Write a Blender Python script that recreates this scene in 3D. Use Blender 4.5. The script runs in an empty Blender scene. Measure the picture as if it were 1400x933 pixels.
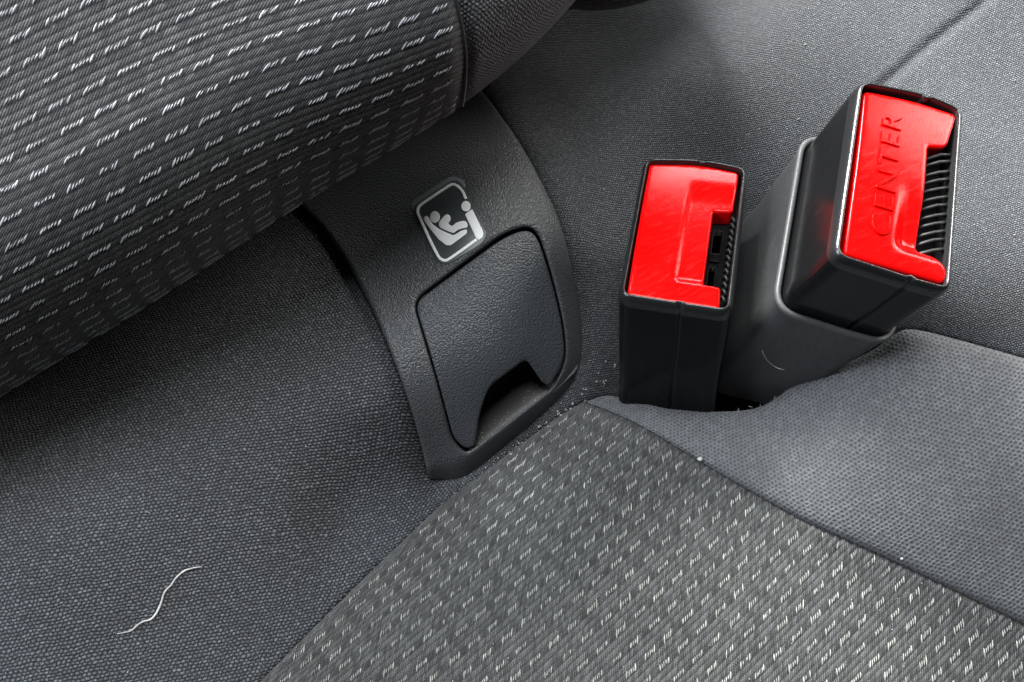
import bpy, bmesh, math, random
import numpy as np
from mathutils import Vector, Matrix
from mathutils.geometry import delaunay_2d_cdt

random.seed(7); rng = np.random.default_rng(7)
scene = bpy.context.scene

# ---------------------------------------------------------------- frame of reference
# Working units: 1 unit = 0.17 mm.  Working frame: x to the right, y up, z towards
# the viewer; W() turns it into metres in a world whose Z is up.
S = 0.00017
D = 1361.0                                   # viewing distance in working units
def nrm(v): return v / np.linalg.norm(v)
_up = nrm(np.array([-0.22, 0.50, 0.84]))
_lat = np.array([0.82, 0.57, 0.0]); _lat = nrm(_lat - _up * (_lat @ _up))
_fwd = np.cross(_up, _lat)
RW = np.array([_lat, _fwd, _up])             # rows: world axes in the working frame
OFF = np.array([0.0, 0.0, 0.45])             # seat height above the car floor
def W(p): return S * (np.asarray(p, float) @ RW.T) + OFF
def WD(d): return nrm(np.asarray(d, float)) @ RW.T

# ---------------------------------------------------------------- camera
cam = bpy.data.cameras.new('camera'); cam_o = bpy.data.objects.new('camera', cam)
scene.collection.objects.link(cam_o); scene.camera = cam_o
cam.sensor_width = 36; cam.lens = 36 * D / 1400.0
cam.clip_start = 0.005; cam.clip_end = 20
m3 = Matrix(RW.tolist())                      # working -> world rotation
cam_o.matrix_world = Matrix.Translation(Vector(W([0, 0, D]))) @ m3.to_4x4()

# ---------------------------------------------------------------- light: overcast daylight through the car windows
world = bpy.data.worlds.new('World'); scene.world = world; world.use_nodes = True
bg = world.node_tree.nodes['Background']
bg.inputs[0].default_value = (0.80, 0.88, 1.0, 1); bg.inputs[1].default_value = 0.025

def area(name, d, dist, sx, sy, watt, col):
    l = bpy.data.lights.new(name, 'AREA'); l.shape = 'RECTANGLE'; l.size = sx; l.size_y = sy
    l.energy = watt; l.color = col
    o = bpy.data.objects.new(name, l); scene.collection.objects.link(o)
    tgt = Vector(W([0, 0, 0])); o.location = tgt + Vector(WD(d)) * dist
    o.rotation_euler = (tgt - o.location).to_track_quat('-Z', 'Y').to_euler()
    return o
area('rear_window_light', (0.10, 0.98, -0.06), 0.90, 0.80, 0.14, 7.0, (0.96, 0.98, 1.0))
area('rear_quarter_light', (-0.40, 0.86, 0.25), 0.90, 0.46, 0.24, 46.0, (0.98, 0.99, 0.96))
area('side_window_light', (0.76, 0.60, 0.26), 0.85, 0.30, 0.24, 4.5, (1.0, 0.99, 0.93))
area('roof_window_light', (-0.05, 0.58, 0.81), 1.00, 0.50, 0.38, 10.5, (0.93, 0.97, 1.0))
area('far_window_light', (-0.78, 0.22, 0.58), 0.95, 0.45, 0.40, 11.0, (0.82, 0.91, 1.0))
scene.view_settings.view_transform = 'Standard'; scene.view_settings.look = 'None'
scene.view_settings.gamma = 1; scene.view_settings.exposure = 0.08

# ---------------------------------------------------------------- helpers
def P(px, py, z):
    px = np.asarray(px, float); py = np.asarray(py, float); z = np.asarray(z, float)
    k = (D - z) / D
    return np.stack([(px - 700) * k, (466.5 - py) * k, z + 0 * px], -1)

def tag(o, label=None, cat=None, group=None, kind=None):
    if label: o['label'] = label
    if cat: o['category'] = cat
    if group: o['group'] = group
    if kind: o['kind'] = kind
    return o

def thing(name, base, label, cat, group=None):
    o = bpy.data.objects.new(name, None); scene.collection.objects.link(o)
    o.empty_display_size = 0.01
    o.location = Vector(W(base)); tag(o, label, cat, group)
    return o

def world_loc(o):
    v = Vector((0, 0, 0))
    while o is not None:
        v += o.location; o = o.parent
    return np.array(v)

def mesh(name, V, F, mat, parent=None, uv=None, smooth=True, kind=None, base=None):
    """one mesh object; V in working units; uv per vertex"""
    V = W(np.asarray(V, float).reshape(-1, 3))
    o_loc = np.zeros(3)
    if parent is not None: o_loc = world_loc(parent)
    elif base is not None: o_loc = W(base)
    me = bpy.data.meshes.new(name)
    if isinstance(F, np.ndarray):
        n, k = F.shape
        me.vertices.add(len(V)); me.vertices.foreach_set('co', (V - o_loc).astype(np.float32).ravel())
        me.loops.add(n * k); me.loops.foreach_set('vertex_index', F.astype(np.int32).ravel())
        me.polygons.add(n); me.polygons.foreach_set('loop_start', np.arange(0, n * k, k, dtype=np.int32))
        me.update(calc_edges=True); me.validate()
    else:
        me.from_pydata((V - o_loc).tolist(), [], [tuple(int(i) for i in f) for f in F]); me.update()
    if uv is not None:
        li = np.empty(len(me.loops), np.int32); me.loops.foreach_get('vertex_index', li)
        lay = me.uv_layers.new(name='UVMap')
        lay.data.foreach_set('uv', np.asarray(uv, np.float32)[li].ravel())
    if smooth: me.polygons.foreach_set('use_smooth', np.ones(len(me.polygons), bool))
    me.materials.append(mat)
    o = bpy.data.objects.new(name, me); scene.collection.objects.link(o)
    if parent is not None: o.parent = parent
    else: o.location = Vector(o_loc)
    if kind: o['kind'] = kind
    return o

def grid_faces(n, m, flip=False):
    i, j = np.meshgrid(np.arange(n - 1), np.arange(m - 1), indexing='ij')
    a = i * m + j
    f = np.stack([a, a + m, a + m + 1, a + 1], -1).reshape(-1, 4)
    return f[:, ::-1] if flip else f

def resample(pts, step, closed=False):
    pts = np.asarray(pts, float)
    if closed: pts = np.vstack([pts, pts[:1]])
    d = np.r_[0, np.cumsum(np.hypot(*np.diff(pts, axis=0).T))]
    n = max(2, int(round(d[-1] / step)) + 1)
    t = np.linspace(0, d[-1], n)
    out = np.stack([np.interp(t, d, pts[:, 0]), np.interp(t, d, pts[:, 1])], -1)
    return out[:-1] if closed else out

def catmull(pts, closed=False, k=10):
    pts = np.asarray(pts, float); n = len(pts); out = []
    rngi = range(n) if closed else range(n - 1)
    for i in rngi:
        if closed: p0, p1, p2, p3 = pts[i - 1], pts[i], pts[(i + 1) % n], pts[(i + 2) % n]
        else:
            p1, p2 = pts[i], pts[i + 1]
            p0 = pts[i - 1] if i else 2 * p1 - p2
            p3 = pts[i + 2] if i + 2 < n else 2 * p2 - p1
        for t in np.linspace(0, 1, k, endpoint=False):
            out.append(.5 * ((2 * p1) + (p2 - p0) * t + (2 * p0 - 5 * p1 + 4 * p2 - p3) * t * t + (3 * p1 - p0 - 3 * p2 + p3) * t ** 3))
    if not closed: out.append(pts[-1])
    return np.array(out)

def rounded(pts, radii, k=7):
    """polygon with rounded corners (quadratic)"""
    pts = np.asarray(pts, float); n = len(pts)
    if np.isscalar(radii): radii = [radii] * n
    out = []
    for i in range(n):
        p, a, b, r = pts[i], pts[i - 1], pts[(i + 1) % n], radii[i]
        if r <= 0: out.append(p); continue
        da, db = a - p, b - p
        ra = min(r, .45 * np.hypot(*da)); rb = min(r, .45 * np.hypot(*db))
        A = p + da / np.hypot(*da) * ra; B = p + db / np.hypot(*db) * rb
        for t in np.linspace(0, 1, k): out.append((1 - t) ** 2 * A + 2 * t * (1 - t) * p + t * t * B)
    return np.array(out)

def seg_dist(q, poly, closed=True):
    q = np.asarray(q, float).reshape(-1, 2); a = np.asarray(poly, float)
    b = np.roll(a, -1, 0) if closed else a[1:]
    if not closed: a = a[:-1]
    best = np.full(len(q), 1e18); near = np.zeros_like(q)
    for A, B in zip(a, b):
        d = B - A; L = d @ d
        t = np.clip(((q - A) @ d) / (L + 1e-12), 0, 1)
        c = A + t[:, None] * d
        dd = ((q - c) ** 2).sum(1); mk = dd < best
        best[mk] = dd[mk]; near[mk] = c[mk]
    return np.sqrt(best), near

def inside(q, poly):
    q = np.asarray(q, float).reshape(-1, 2); a = np.asarray(poly, float); b = np.roll(a, -1, 0)
    c = np.zeros(len(q), bool)
    for (x1, y1), (x2, y2) in zip(a, b):
        if y1 == y2: continue
        mk = ((y1 > q[:, 1]) != (y2 > q[:, 1])) & (q[:, 0] < (x2 - x1) * (q[:, 1] - y1) / (y2 - y1) + x1)
        c ^= mk
    return c

class TPS:
    def __init__(s, pts, lam=2.0):
        p = np.array(pts, float); s.c = p[:, :2] / 500.; n = len(p)
        A = np.zeros((n + 3, n + 3)); A[:n, :n] = s.k(s.c) + lam * 1e-3 * np.eye(n)
        A[:n, n] = 1; A[:n, n + 1:] = s.c; A[n, :n] = 1; A[n + 1:, :n] = s.c.T
        s.w = np.linalg.solve(A, np.r_[p[:, 2], 0, 0, 0])
    def k(s, q):
        r2 = ((q[:, None, :] - s.c[None]) ** 2).sum(-1)
        return r2 * np.log(r2 + 1e-9) * .5
    def __call__(s, x, y):
        sh = np.shape(x); q = np.stack([np.ravel(x), np.ravel(y)], -1) / 500.
        n = len(s.c); out = np.empty(len(q))
        for i in range(0, len(q), 20000):
            c = q[i:i + 20000]
            out[i:i + 20000] = s.k(c) @ s.w[:n] + s.w[n] + c @ s.w[n + 1:]
        return out.reshape(sh)

def sstep(t): t = np.clip(t, 0, 1); return t * t * (3 - 2 * t)

def sheet(outline, zf, lift=P, step=6.0, ring=3.0, r=4.0, holes=(), depth=12.0, rdrop=None, back=False):
    """a plate bounded by outline (2-D), raised by zf(x, y), with its rim rounded by r
       and side walls going down by depth. Returns V, F."""
    out = resample(outline, ring, True); hs = [resample(h, ring, True) for h in holes]
    pts = [out] + hs; cons = []; base = 0
    for p in pts:
        n = len(p); cons += [(base + i, base + (i + 1) % n) for i in range(n)]; base += n
    allb = np.vstack(pts)
    x0, y0 = out.min(0); x1, y1 = out.max(0)
    gx, gy = np.meshgrid(np.arange(x0, x1, step), np.arange(y0, y1, step), indexing='ij')
    gx = gx + (np.arange(gx.shape[1]) % 2)[None] * step * .5
    cand = [np.stack([gx.ravel(), gy.ravel()], -1)]; offs = [1e9]
    def bdist(q):
        d, _ = seg_dist(q, out)
        for h in hs: d = np.minimum(d, seg_dist(q, h)[0])
        return d
    extra = []
    if r > 0:
        for f in (.12, .35, .7, 1.0):
            o = f * r
            for p in pts:
                tn = np.roll(p, -1, 0) - np.roll(p, 1, 0); tn /= np.hypot(tn[:, 0], tn[:, 1])[:, None] + 1e-9
                nn = np.stack([-tn[:, 1], tn[:, 0]], -1)
                for sgn in (1, -1):
                    q = p + sgn * nn * o
                    d = bdist(q); ok = inside(q, out) & (d > o * .96)
                    for h in hs: ok &= ~inside(q, h)
                    extra.append(q[ok])
    g = cand[0]; d = bdist(g); ok = inside(g, out) & (d > max(r * 1.25, step * .45))
    for h in hs: ok &= ~inside(g, h)
    Q = np.vstack([allb] + extra + [g[ok]])
    vo, eo, fo, ov, *_ = delaunay_2d_cdt([Vector(q) for q in Q], cons, [], 0, 1e-4)
    vo = np.array([tuple(v) for v in vo]); F = np.array([f for f in fo if len(f) == 3])
    cen = vo[F].mean(1); ok = inside(cen, out)
    for h in hs: ok &= ~inside(cen, h)
    F = F[ok]
    z = zf(vo[:, 0], vo[:, 1])
    if r > 0:
        d = np.minimum(bdist(vo), r); z = z - (rdrop or r) * (1 - np.sqrt(np.clip(1 - (1 - d / r) ** 2, 0, 1)))
    V = lift(vo[:, 0], vo[:, 1], z); F = F.tolist(); V = V.tolist()
    for k, p in enumerate(pts):
        n = len(p)
        zz = zf(p[:, 0], p[:, 1]) - ((rdrop or r) if r > 0 else 0)
        top = lift(p[:, 0], p[:, 1], zz); bot = lift(p[:, 0], p[:, 1], zz - depth)
        if lift is P: bot = np.c_[top[:, :2], bot[:, 2]]
        b = len(V); V += top.tolist() + bot.tolist()
        for i in range(n):
            j = (i + 1) % n; F.append([b + i, b + j, b + n + j, b + n + i])
        if back and k == 0:
            F.append([b + n + i for i in range(n)])
    return np.array(V), F

def tube(path, r, n=8, taper=None):
    path = np.asarray(path, float); V = []; F = []
    N = len(path); t = np.gradient(path, axis=0); t /= np.linalg.norm(t, axis=1)[:, None] + 1e-12
    ref = np.array([.3, .2, 1.]); 
    for i in range(N):
        a = np.cross(t[i], ref); a /= np.linalg.norm(a) + 1e-12; b = np.cross(t[i], a)
        rr = r * (taper[i] if taper is not None else 1)
        for k in range(n):
            th = 2 * math.pi * k / n; V.append(path[i] + rr * (a * math.cos(th) + b * math.sin(th)))
    for i in range(N - 1):
        for k in range(n):
            F.append([i * n + k, i * n + (k + 1) % n, (i + 1) * n + (k + 1) % n, (i + 1) * n + k])
    F.append(list(range(n))[::-1]); F.append([(N - 1) * n + k for k in range(n)])
    return np.array(V), F

def join(parts):
    V = []; F = []; b = 0
    for v, f in parts:
        V.append(np.asarray(v)); F += [[b + i for i in q] for q in f]; b += len(v)
    return np.vstack(V), F

# ---------------------------------------------------------------- materials
def new_mat(name):
    m = bpy.data.materials.new(name); m.use_nodes = True
    nt = m.node_tree; b = nt.nodes['Principled BSDF']
    return m, nt, b
class NB:
    """tiny node-building helper"""
    def __init__(s, nt): s.nt = nt
    def n(s, t, **kw):
        o = s.nt.nodes.new(t)
        for k, v in kw.items(): setattr(o, k, v)
        return o
    def val(s, sock, v):
        if hasattr(v, 'is_output') or isinstance(v, bpy.types.NodeSocket): s.nt.links.new(v, sock)
        else: sock.default_value = v
    def m(s, op, a, b=0.0, c=0.0):
        o = s.n('ShaderNodeMath', operation=op)
        s.val(o.inputs[0], a); s.val(o.inputs[1], b); s.val(o.inputs[2], c)
        return o.outputs[0]
    def ramp(s, x, a, b, lo=0.0, hi=1.0):
        o = s.n('ShaderNodeMapRange'); s.val(o.inputs[0], x)
        o.inputs[1].default_value = a; o.inputs[2].default_value = b; o.inputs[3].default_value = lo; o.inputs[4].default_value = hi
        return o.outputs[0]
    def mixc(s, f, a, b):
        o = s.n('ShaderNodeMix', data_type='RGBA'); s.val(o.inputs[0], f); s.val(o.inputs[6], a); s.val(o.inputs[7], b)
        return o.outputs[2]
    def noise(s, vec, scale, detail=2.0, rough=.5):
        o = s.n('ShaderNodeTexNoise'); s.val(o.inputs['Vector'], vec); o.inputs['Scale'].default_value = scale
        o.inputs['Detail'].default_value = detail; o.inputs['Roughness'].default_value = rough
        return o.outputs[0]
    def bump(s, h, strength, dist, normal=None):
        o = s.n('ShaderNodeBump'); s.val(o.inputs['Height'], h)
        o.inputs['Strength'].default_value = strength; o.inputs['Distance'].default_value = dist
        if normal is not None: s.val(o.inputs['Normal'], normal)
        return o.outputs[0]

def fabric_plain(name, dark, light, pu, pv, relief=1.0, rot=0.0, net=False, contrast=1.0):
    """plain knit: rows of small stitches, every second row shifted; net=True shows open holes instead of beads"""
    m, nt, b = new_mat(name); q = NB(nt)
    uv = q.n('ShaderNodeUVMap').outputs[0]
    cur = uv
    for sc, amp in ((.045, 7.0), (.25, 1.2 if net else 3.0)):
        wob = q.n('ShaderNodeTexNoise'); q.val(wob.inputs['Vector'], uv); wob.inputs['Scale'].default_value = sc; wob.inputs['Detail'].default_value = 2
        sub = q.n('ShaderNodeVectorMath', operation='MULTIPLY_ADD'); q.val(sub.inputs[0], wob.outputs['Color'])
        sub.inputs[1].default_value = (amp, amp, 0); q.val(sub.inputs[2], cur); cur = sub.outputs[0]
    rt = q.n('ShaderNodeVectorRotate', rotation_type='Z_AXIS'); q.val(rt.inputs['Vector'], cur); rt.inputs['Angle'].default_value = rot
    sp = q.n('ShaderNodeSeparateXYZ'); q.val(sp.inputs[0], rt.outputs[0])
    y = q.m('DIVIDE', sp.outputs[1], pv); row = q.m('FLOOR', y)
    x = q.m('ADD', q.m('DIVIDE', sp.outputs[0], pu), q.m('MULTIPLY', row, .5)); col = q.m('FLOOR', x)
    fx = q.m('SUBTRACT', q.m('SUBTRACT', x, col), .5); fy = q.m('SUBTRACT', q.m('SUBTRACT', y, row), .5)
    h = q.m('MULTIPLY', q.m('COSINE', q.m('MULTIPLY', fx, math.pi)), q.m('COSINE', q.m('MULTIPLY', fy, math.pi)))
    if net: h = q.m('SUBTRACT', 1.0, q.m('POWER', q.m('MAXIMUM', h, 0.0), 1.6))
    cv = q.n('ShaderNodeCombineXYZ'); q.val(cv.inputs[0], col); q.val(cv.inputs[1], row)
    wn = q.n('ShaderNodeTexWhiteNoise', noise_dimensions='2D'); q.val(wn.inputs['Vector'], cv.outputs[0])
    mp = q.n('ShaderNodeMapping'); q.val(mp.inputs[0], uv); mp.inputs['Scale'].default_value = (1.0, .45, 1.0); mp.inputs['Rotation'].default_value = (0, 0, .25)
    fine = q.noise(mp.outputs[0], .36, 2, .6)
    big = q.noise(uv, .006, 3)
    f = q.m('MULTIPLY', q.ramp(h, 0.0, .9, 1 - contrast, 1.0), q.m('ADD', .65, q.m('MULTIPLY', q.m('POWER', wn.outputs[0], 2.5), .6)))  # gaps and holes darkened in the colour, for the shade between stitches
    f = q.m('MULTIPLY', f, q.ramp(fine, .32, .72, 0.85 if net else .4, 1.1 if net else 1.35))
    f = q.m('MULTIPLY', f, q.ramp(big, .3, .7, .88, 1.1))
    q.val(b.inputs['Base Color'], q.mixc(f, dark + (1,), light + (1,)))
    hh = q.m('ADD', q.m('MULTIPLY', h, q.ramp(wn.outputs[0], 0, 1, .6, 1.1)), q.m('MULTIPLY', fine, 1.1))
    q.val(b.inputs['Normal'], q.bump(hh, .9, 1.5 * relief * S))
    b.inputs['Roughness'].default_value = .75; b.inputs['Specular IOR Level'].default_value = .3
    b.inputs['Sheen Weight'].default_value = .12; b.inputs['Sheen Roughness'].default_value = .4
    return m

RIBP = 8.7; PITCH = 40.0; ROW = 3 * RIBP
def fabric_rib(name, dark, light, black, twist, slot=.6):
    """ribbed jacquard: ribs along u, twill speckle, black slots half-way between the light stitches"""
    m, nt, b = new_mat(name); q = NB(nt)
    uv = q.n('ShaderNodeUVMap').outputs[0]
    sp = q.n('ShaderNodeSeparateXYZ'); q.val(sp.inputs[0], uv)
    u, v = sp.outputs[0], sp.outputs[1]
    rib = q.m('FLOOR', q.m('DIVIDE', v, RIBP)); fr = q.m('SUBTRACT', q.m('FRACT', q.m('DIVIDE', v, RIBP)), .5)
    # twill: slanted strands across each rib
    tu = q.m('ADD', u, q.m('MULTIPLY', v, twist))
    st = q.m('DIVIDE', tu, 4.2); sid = q.m('FLOOR', st); sf = q.m('ABSOLUTE', q.m('SUBTRACT', q.m('FRACT', st), .5))
    cv = q.n('ShaderNodeCombineXYZ'); q.val(cv.inputs[0], sid); q.val(cv.inputs[1], rib)
    wn = q.n('ShaderNodeTexWhiteNoise', noise_dimensions='2D'); q.val(wn.inputs['Vector'], cv.outputs[0])
    fine = q.noise(uv, .55, 3, .65)
    f = q.m('MULTIPLY', q.ramp(wn.outputs[0], 0, 1, .35, 1.0), q.ramp(sf, .5, .2, .45, 1.0))
    f = q.m('MULTIPLY', f, q.ramp(fine, .32, .7, .3, 1.4))
    f = q.m('MULTIPLY', f, q.ramp(q.m('ABSOLUTE', fr), .5, .30, .34, 1.0))
    col = q.mixc(f, dark + (1,), light + (1,))
    # black slot yarn
    rm = q.m('SUBTRACT', rib, q.m('MULTIPLY', q.m('FLOOR', q.m('DIVIDE', rib, 3.0)), 3.0))
    isr = q.m('COMPARE', rm, 1.0, .2)
    rown = q.m('FLOOR', q.m('DIVIDE', rib, 3.0))
    uu = q.m('FRACT', q.m('DIVIDE', q.m('SUBTRACT', u, q.m('MULTIPLY', rown, 4.5)), PITCH))
    ins = q.m('LESS_THAN', q.m('ABSOLUTE', q.m('SUBTRACT', uu, .5)), .20)
    mask = q.m('MULTIPLY', q.m('MULTIPLY', isr, ins), q.ramp(q.m('ABSOLUTE', fr), .5, .30))
    col = q.mixc(q.m('MULTIPLY', mask, slot), col, black + (1,))
    q.val(b.inputs['Base Color'], col)
    hh = q.m('ADD', q.m('MULTIPLY', q.ramp(sf, .5, 0.0), .6), q.m('MULTIPLY', fine, .7))
    q.val(b.inputs['Normal'], q.bump(hh, .9, 1.4 * S))
    b.inputs['Roughness'].default_value = .8; b.inputs['Specular IOR Level'].default_value = .25
    b.inputs['Sheen Weight'].default_value = .1; b.inputs['Sheen Roughness'].default_value = .4
    return m

def thread_mat(name, col, rough=.45):
    m, nt, b = new_mat(name); q = NB(nt)
    oc = q.n('ShaderNodeTexCoord').outputs['Object']
    f = q.m('MULTIPLY', q.ramp(q.noise(oc, 1 / (S * 5), 2), .3, .7, .4, 1.0), q.ramp(q.noise(oc, 1 / (S * 45), 1), .35, .65, .45, 1.0))
    q.val(b.inputs['Base Color'], q.mixc(f, tuple(c * .25 for c in col) + (1,), col + (1,)))
    b.inputs['Roughness'].default_value = rough
    b.inputs['Sheen Weight'].default_value = .2
    return m

def plastic(name, col, rough, grain=0.0, gscale=4.0, spec=.5, scratch=0.0, dust=0.0):
    m, nt, b = new_mat(name); q = NB(nt)
    oc = q.n('ShaderNodeTexCoord').outputs['Object']
    big = q.noise(oc, 1 / (S * 120), 4, .6)
    mott = q.noise(oc, 1 / (S * 6), 3, .6)
    c0 = tuple(col) + (1,); c1 = tuple(min(1, c * 1.25 + .002) for c in col) + (1,)
    colr = q.mixc(big, c0, c1)
    if dust:
        dm = q.m('MULTIPLY', q.ramp(mott, .52, .8), q.ramp(big, .45, .7))
        colr = q.mixc(q.m('MULTIPLY', dm, dust), colr, (.32, .31, .29, 1))
    q.val(b.inputs['Base Color'], colr)
    q.val(b.inputs['Roughness'], q.ramp(big, .3, .7, rough * .85, min(1, rough * 1.2)))
    b.inputs['Specular IOR Level'].default_value = spec
    if grain:
        v = q.n('ShaderNodeTexVoronoi', feature='SMOOTH_F1'); q.val(v.inputs['Vector'], oc); v.inputs['Scale'].default_value = 1 / (S * gscale)
        v.inputs['Smoothness'].default_value = .6
        n2 = q.noise(oc, 1 / (S * gscale * .8), 2)
        hgt = q.m('ADD', q.m('MULTIPLY', v.outputs[0], -1.0), q.m('MULTIPLY', n2, .6))
        nr = q.bump(hgt, .8, grain * S)
        q.val(b.inputs['Normal'], nr)
    if scratch:
        mp = q.n('ShaderNodeMapping'); q.val(mp.inputs[0], oc); mp.inputs['Scale'].default_value = (1, 6, 1); mp.inputs['Rotation'].default_value = (.3, .4, .8)
        n2 = q.noise(mp.outputs[0], 1 / (S * 25), 5, .7)
        q.val(b.inputs['Normal'], q.bump(n2, .35, scratch * S, nr if grain else None))
        q.val(b.inputs['Roughness'], q.m('ADD', q.ramp(big, .3, .7, rough * .8, rough * 1.15), q.ramp(n2, .5, .8, 0, .22)))
    return m

M_plain = fabric_plain('plain_knit', (.008, .0085, .0098), (.172, .180, .194), 5.2, 4.6, 1.3, rot=.22)
M_coarse = fabric_plain('coarse_knit', (.040, .040, .042), (.130, .132, .137), 6.2, 5.3, .8, rot=.75, net=True)
M_bolst = fabric_plain('backrest_side_knit', (.010, .011, .013), (.16, .165, .18), 6.0, 4.4, 1.2, rot=1.0)
M_rib1 = fabric_rib('ribbed_backrest', (.014, .014, .015), (.105, .105, .106), (.012, .012, .013), -1.4, .35)
M_rib2 = fabric_rib('ribbed_cushion', (.015, .015, .015), (.150, .151, .147), (.010, .010, .010), 1.2, .38)
M_thread1 = thread_mat('light_thread', (.50, .50, .53))
M_thread2 = thread_mat('light_thread_cushion', (.48, .48, .43))
M_seam = thread_mat('dark_seam', (.012, .012, .014), .8)
M_cover = plastic('grained_cover_plastic', (.060, .062, .065), .34, grain=1.9, gscale=2.6)
M_flap = plastic('grained_flap_plastic', (.052, .056, .061), .35, grain=1.7, gscale=2.6)
M_pocket = plastic('dusty_pocket_plastic', (.050, .047, .044), .60, grain=.5, gscale=3, dust=.8)
M_house = plastic('black_buckle_plastic', (.004, .004, .0043), .15, grain=.05, gscale=2.5, spec=.15, scratch=.5)
M_sleeve = plastic('grey_rubber_sleeve', (.040, .040, .041), .45, scratch=2.5, dust=.35)
M_rim = plastic('highlight_buckle_rim', (.010, .010, .0105), .24, grain=.25, gscale=3)  # base lighter than the housing, standing in for the rim's highlights
M_lip = plastic('worn_sleeve_lip', (.055, .055, .056), .45, scratch=1.5)
M_red = plastic('red_button_plastic', (.52, .0005, .0005), .16, grain=.10, gscale=2.2, spec=.18, scratch=.15)
M_inner = plastic('black_slot_plastic', (.006, .006, .006), .5)
M_steel = plastic('dark_spring_steel', (.10, .10, .10), .30); M_steel.node_tree.nodes['Principled BSDF'].inputs['Metallic'].default_value = .6
M_label = plastic('grey_label_print', (.050, .060, .066), .40)
M_ledge = plastic('label_edge_highlight', (.16, .19, .20), .35)  # pale colour holds the highlight on the sticker's clear upper-left edge
M_white = plastic('white_label_print', (.93, .95, .95), .5)
M_lint = thread_mat('white_lint', (.80, .79, .74), .7)
M_dust = thread_mat('grey_dust', (.42, .41, .39), .8)

# ================================================================ LARGE SURFACES
sm = lambda x, c, w: np.exp(-((x - c) / w) ** 2)
# ---- lower panel of the backrest (plain knit), bulging, dropping into the crease
low_pts = [(-80, 580, -60), (0, 540, -100), (0, 600, -15), (0, 700, 75), (0, 930, 130), (-60, 1000, 150), (75, 690, 60), (200, 415, -155), (200, 490, -70), (200, 650, 25), (200, 850, 60),
           (350, 325, -225), (350, 400, -135), (350, 560, -40), (400, 700, -40), (330, 800, 5), (330, 960, 50), (500, 400, -118), (500, 560, -68),
           (560, 650, -148), (600, 668, -182), (470, 700, -100), (540, 730, -98), (450, 850, -25), (380, 930, 22), (600, 700, -128),
           (480, 245, -245), (620, 155, -275), (640, 200, -190), (640, 260, -128), (640, 400, -88), (700, 500, -118), (650, 600, -150), (720, 590, -190), (780, 530, -196),
           (760, 330, -140), (800, 450, -190), (740, 180, -215), (740, 80, -330), (820, 40, -330), (850, 250, -215), (870, 340, -235), (840, 500, -225),
           (950, 100, -215), (1050, 200, -205), (1000, 400, -270), (1150, 60, -180), (1300, 60, -120), (1440, -40, -70), (1440, 160, -40),
           (1350, 300, -15), (1300, 440, -10), (1440, 480, 40), (900, 600, -260), (1100, 500, -190), (1200, 330, -130)]
Tlow = TPS(low_pts)
CREASE = [(1150, 165), (1205, 118), (1262, 68), (1330, 15), (1420, -60)]
SEAM1 = catmull([(140, 1140), (300, 985), (360, 928), (430, 858), (520, 770), (600, 694), (650, 655), (710, 610), (770, 566), (800, 550)])
BACK = catmull([(800, 550), (830, 541), (870, 549), (920, 560), (985, 563), (1040, 556), (1092, 524), (1150, 500), (1195, 478), (1222, 458), (1245, 450), (1300, 462), (1400, 490), (1480, 512), (1660, 566)])
PIPE = catmull([(800, 550), (835, 563), (880, 584), (955, 630), (1080, 702), (1160, 739), (1232, 772), (1320, 814), (1400, 853), (1480, 892), (1660, 982)])
CUSH_T = np.vstack([SEAM1[::3], BACK[1::3], [(1660, 566), (1660, 1150), (130, 1150)]])
CUSH_OUT = np.vstack([SEAM1, BACK[1:], [(1660, 1150), (130, 1150)]])
COVER = catmull([(372, 235), (412, 281), (446, 318), (478, 366), (512, 430), (541, 500), (562, 560), (576, 610), (584, 645), (592, 657), (612, 660),
                 (640, 654), (680, 624), (730, 583), (775, 540), (794, 508), (800, 478), (797, 420), (784, 362), (764, 300), (737, 243), (710, 195), (684, 158), (655, 120), (600, 60), (480, 90)], True, 8)
def low_z(x, y):
    z = Tlow(x, y)
    sh = np.shape(x); q = np.stack([np.ravel(x), np.ravel(y)], -1)
    dc, _ = seg_dist(q, catmull(CREASE), False); z = z - (7 * np.exp(-(dc / 7) ** 2)).reshape(sh)
    return z
def low_fabric_z(x, y):
    z = low_z(x, y); sh = np.shape(x); q = np.stack([np.ravel(x), np.ravel(y)], -1)
    d, _ = seg_dist(q, CUSH_T); ins = inside(q, CUSH_T)
    z = z - np.where(ins, np.minimum(90, 6 + d * .9), 0).reshape(sh)
    d, _ = seg_dist(q, COVER[::2]); ins = inside(q, COVER[::2])
    z = z - np.where(ins, 7 + np.minimum(d, 60) * 2.2, 7 * np.exp(-(d / 8) ** 2)).reshape(sh) + np.where(ins, 0, 3 * sm(d, 26, 16)).reshape(sh)
    return z
def arc_uv(G):
    du = np.linalg.norm(np.diff(G, axis=0), axis=-1); dv = np.linalg.norm(np.diff(G, axis=1), axis=-1)
    n, m = G.shape[:2]
    u = np.zeros((n, m)); u[1:] = np.cumsum(du, 0); v = np.zeros((n, m)); v[:, 1:] = np.cumsum(dv, 1)
    u -= u[n // 2][None]
    return u, v
def normals(G):
    a = np.gradient(G, axis=0); b = np.gradient(G, axis=1); n = np.cross(a, b)
    n /= np.linalg.norm(n, axis=-1)[..., None] + 1e-12
    return n
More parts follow.
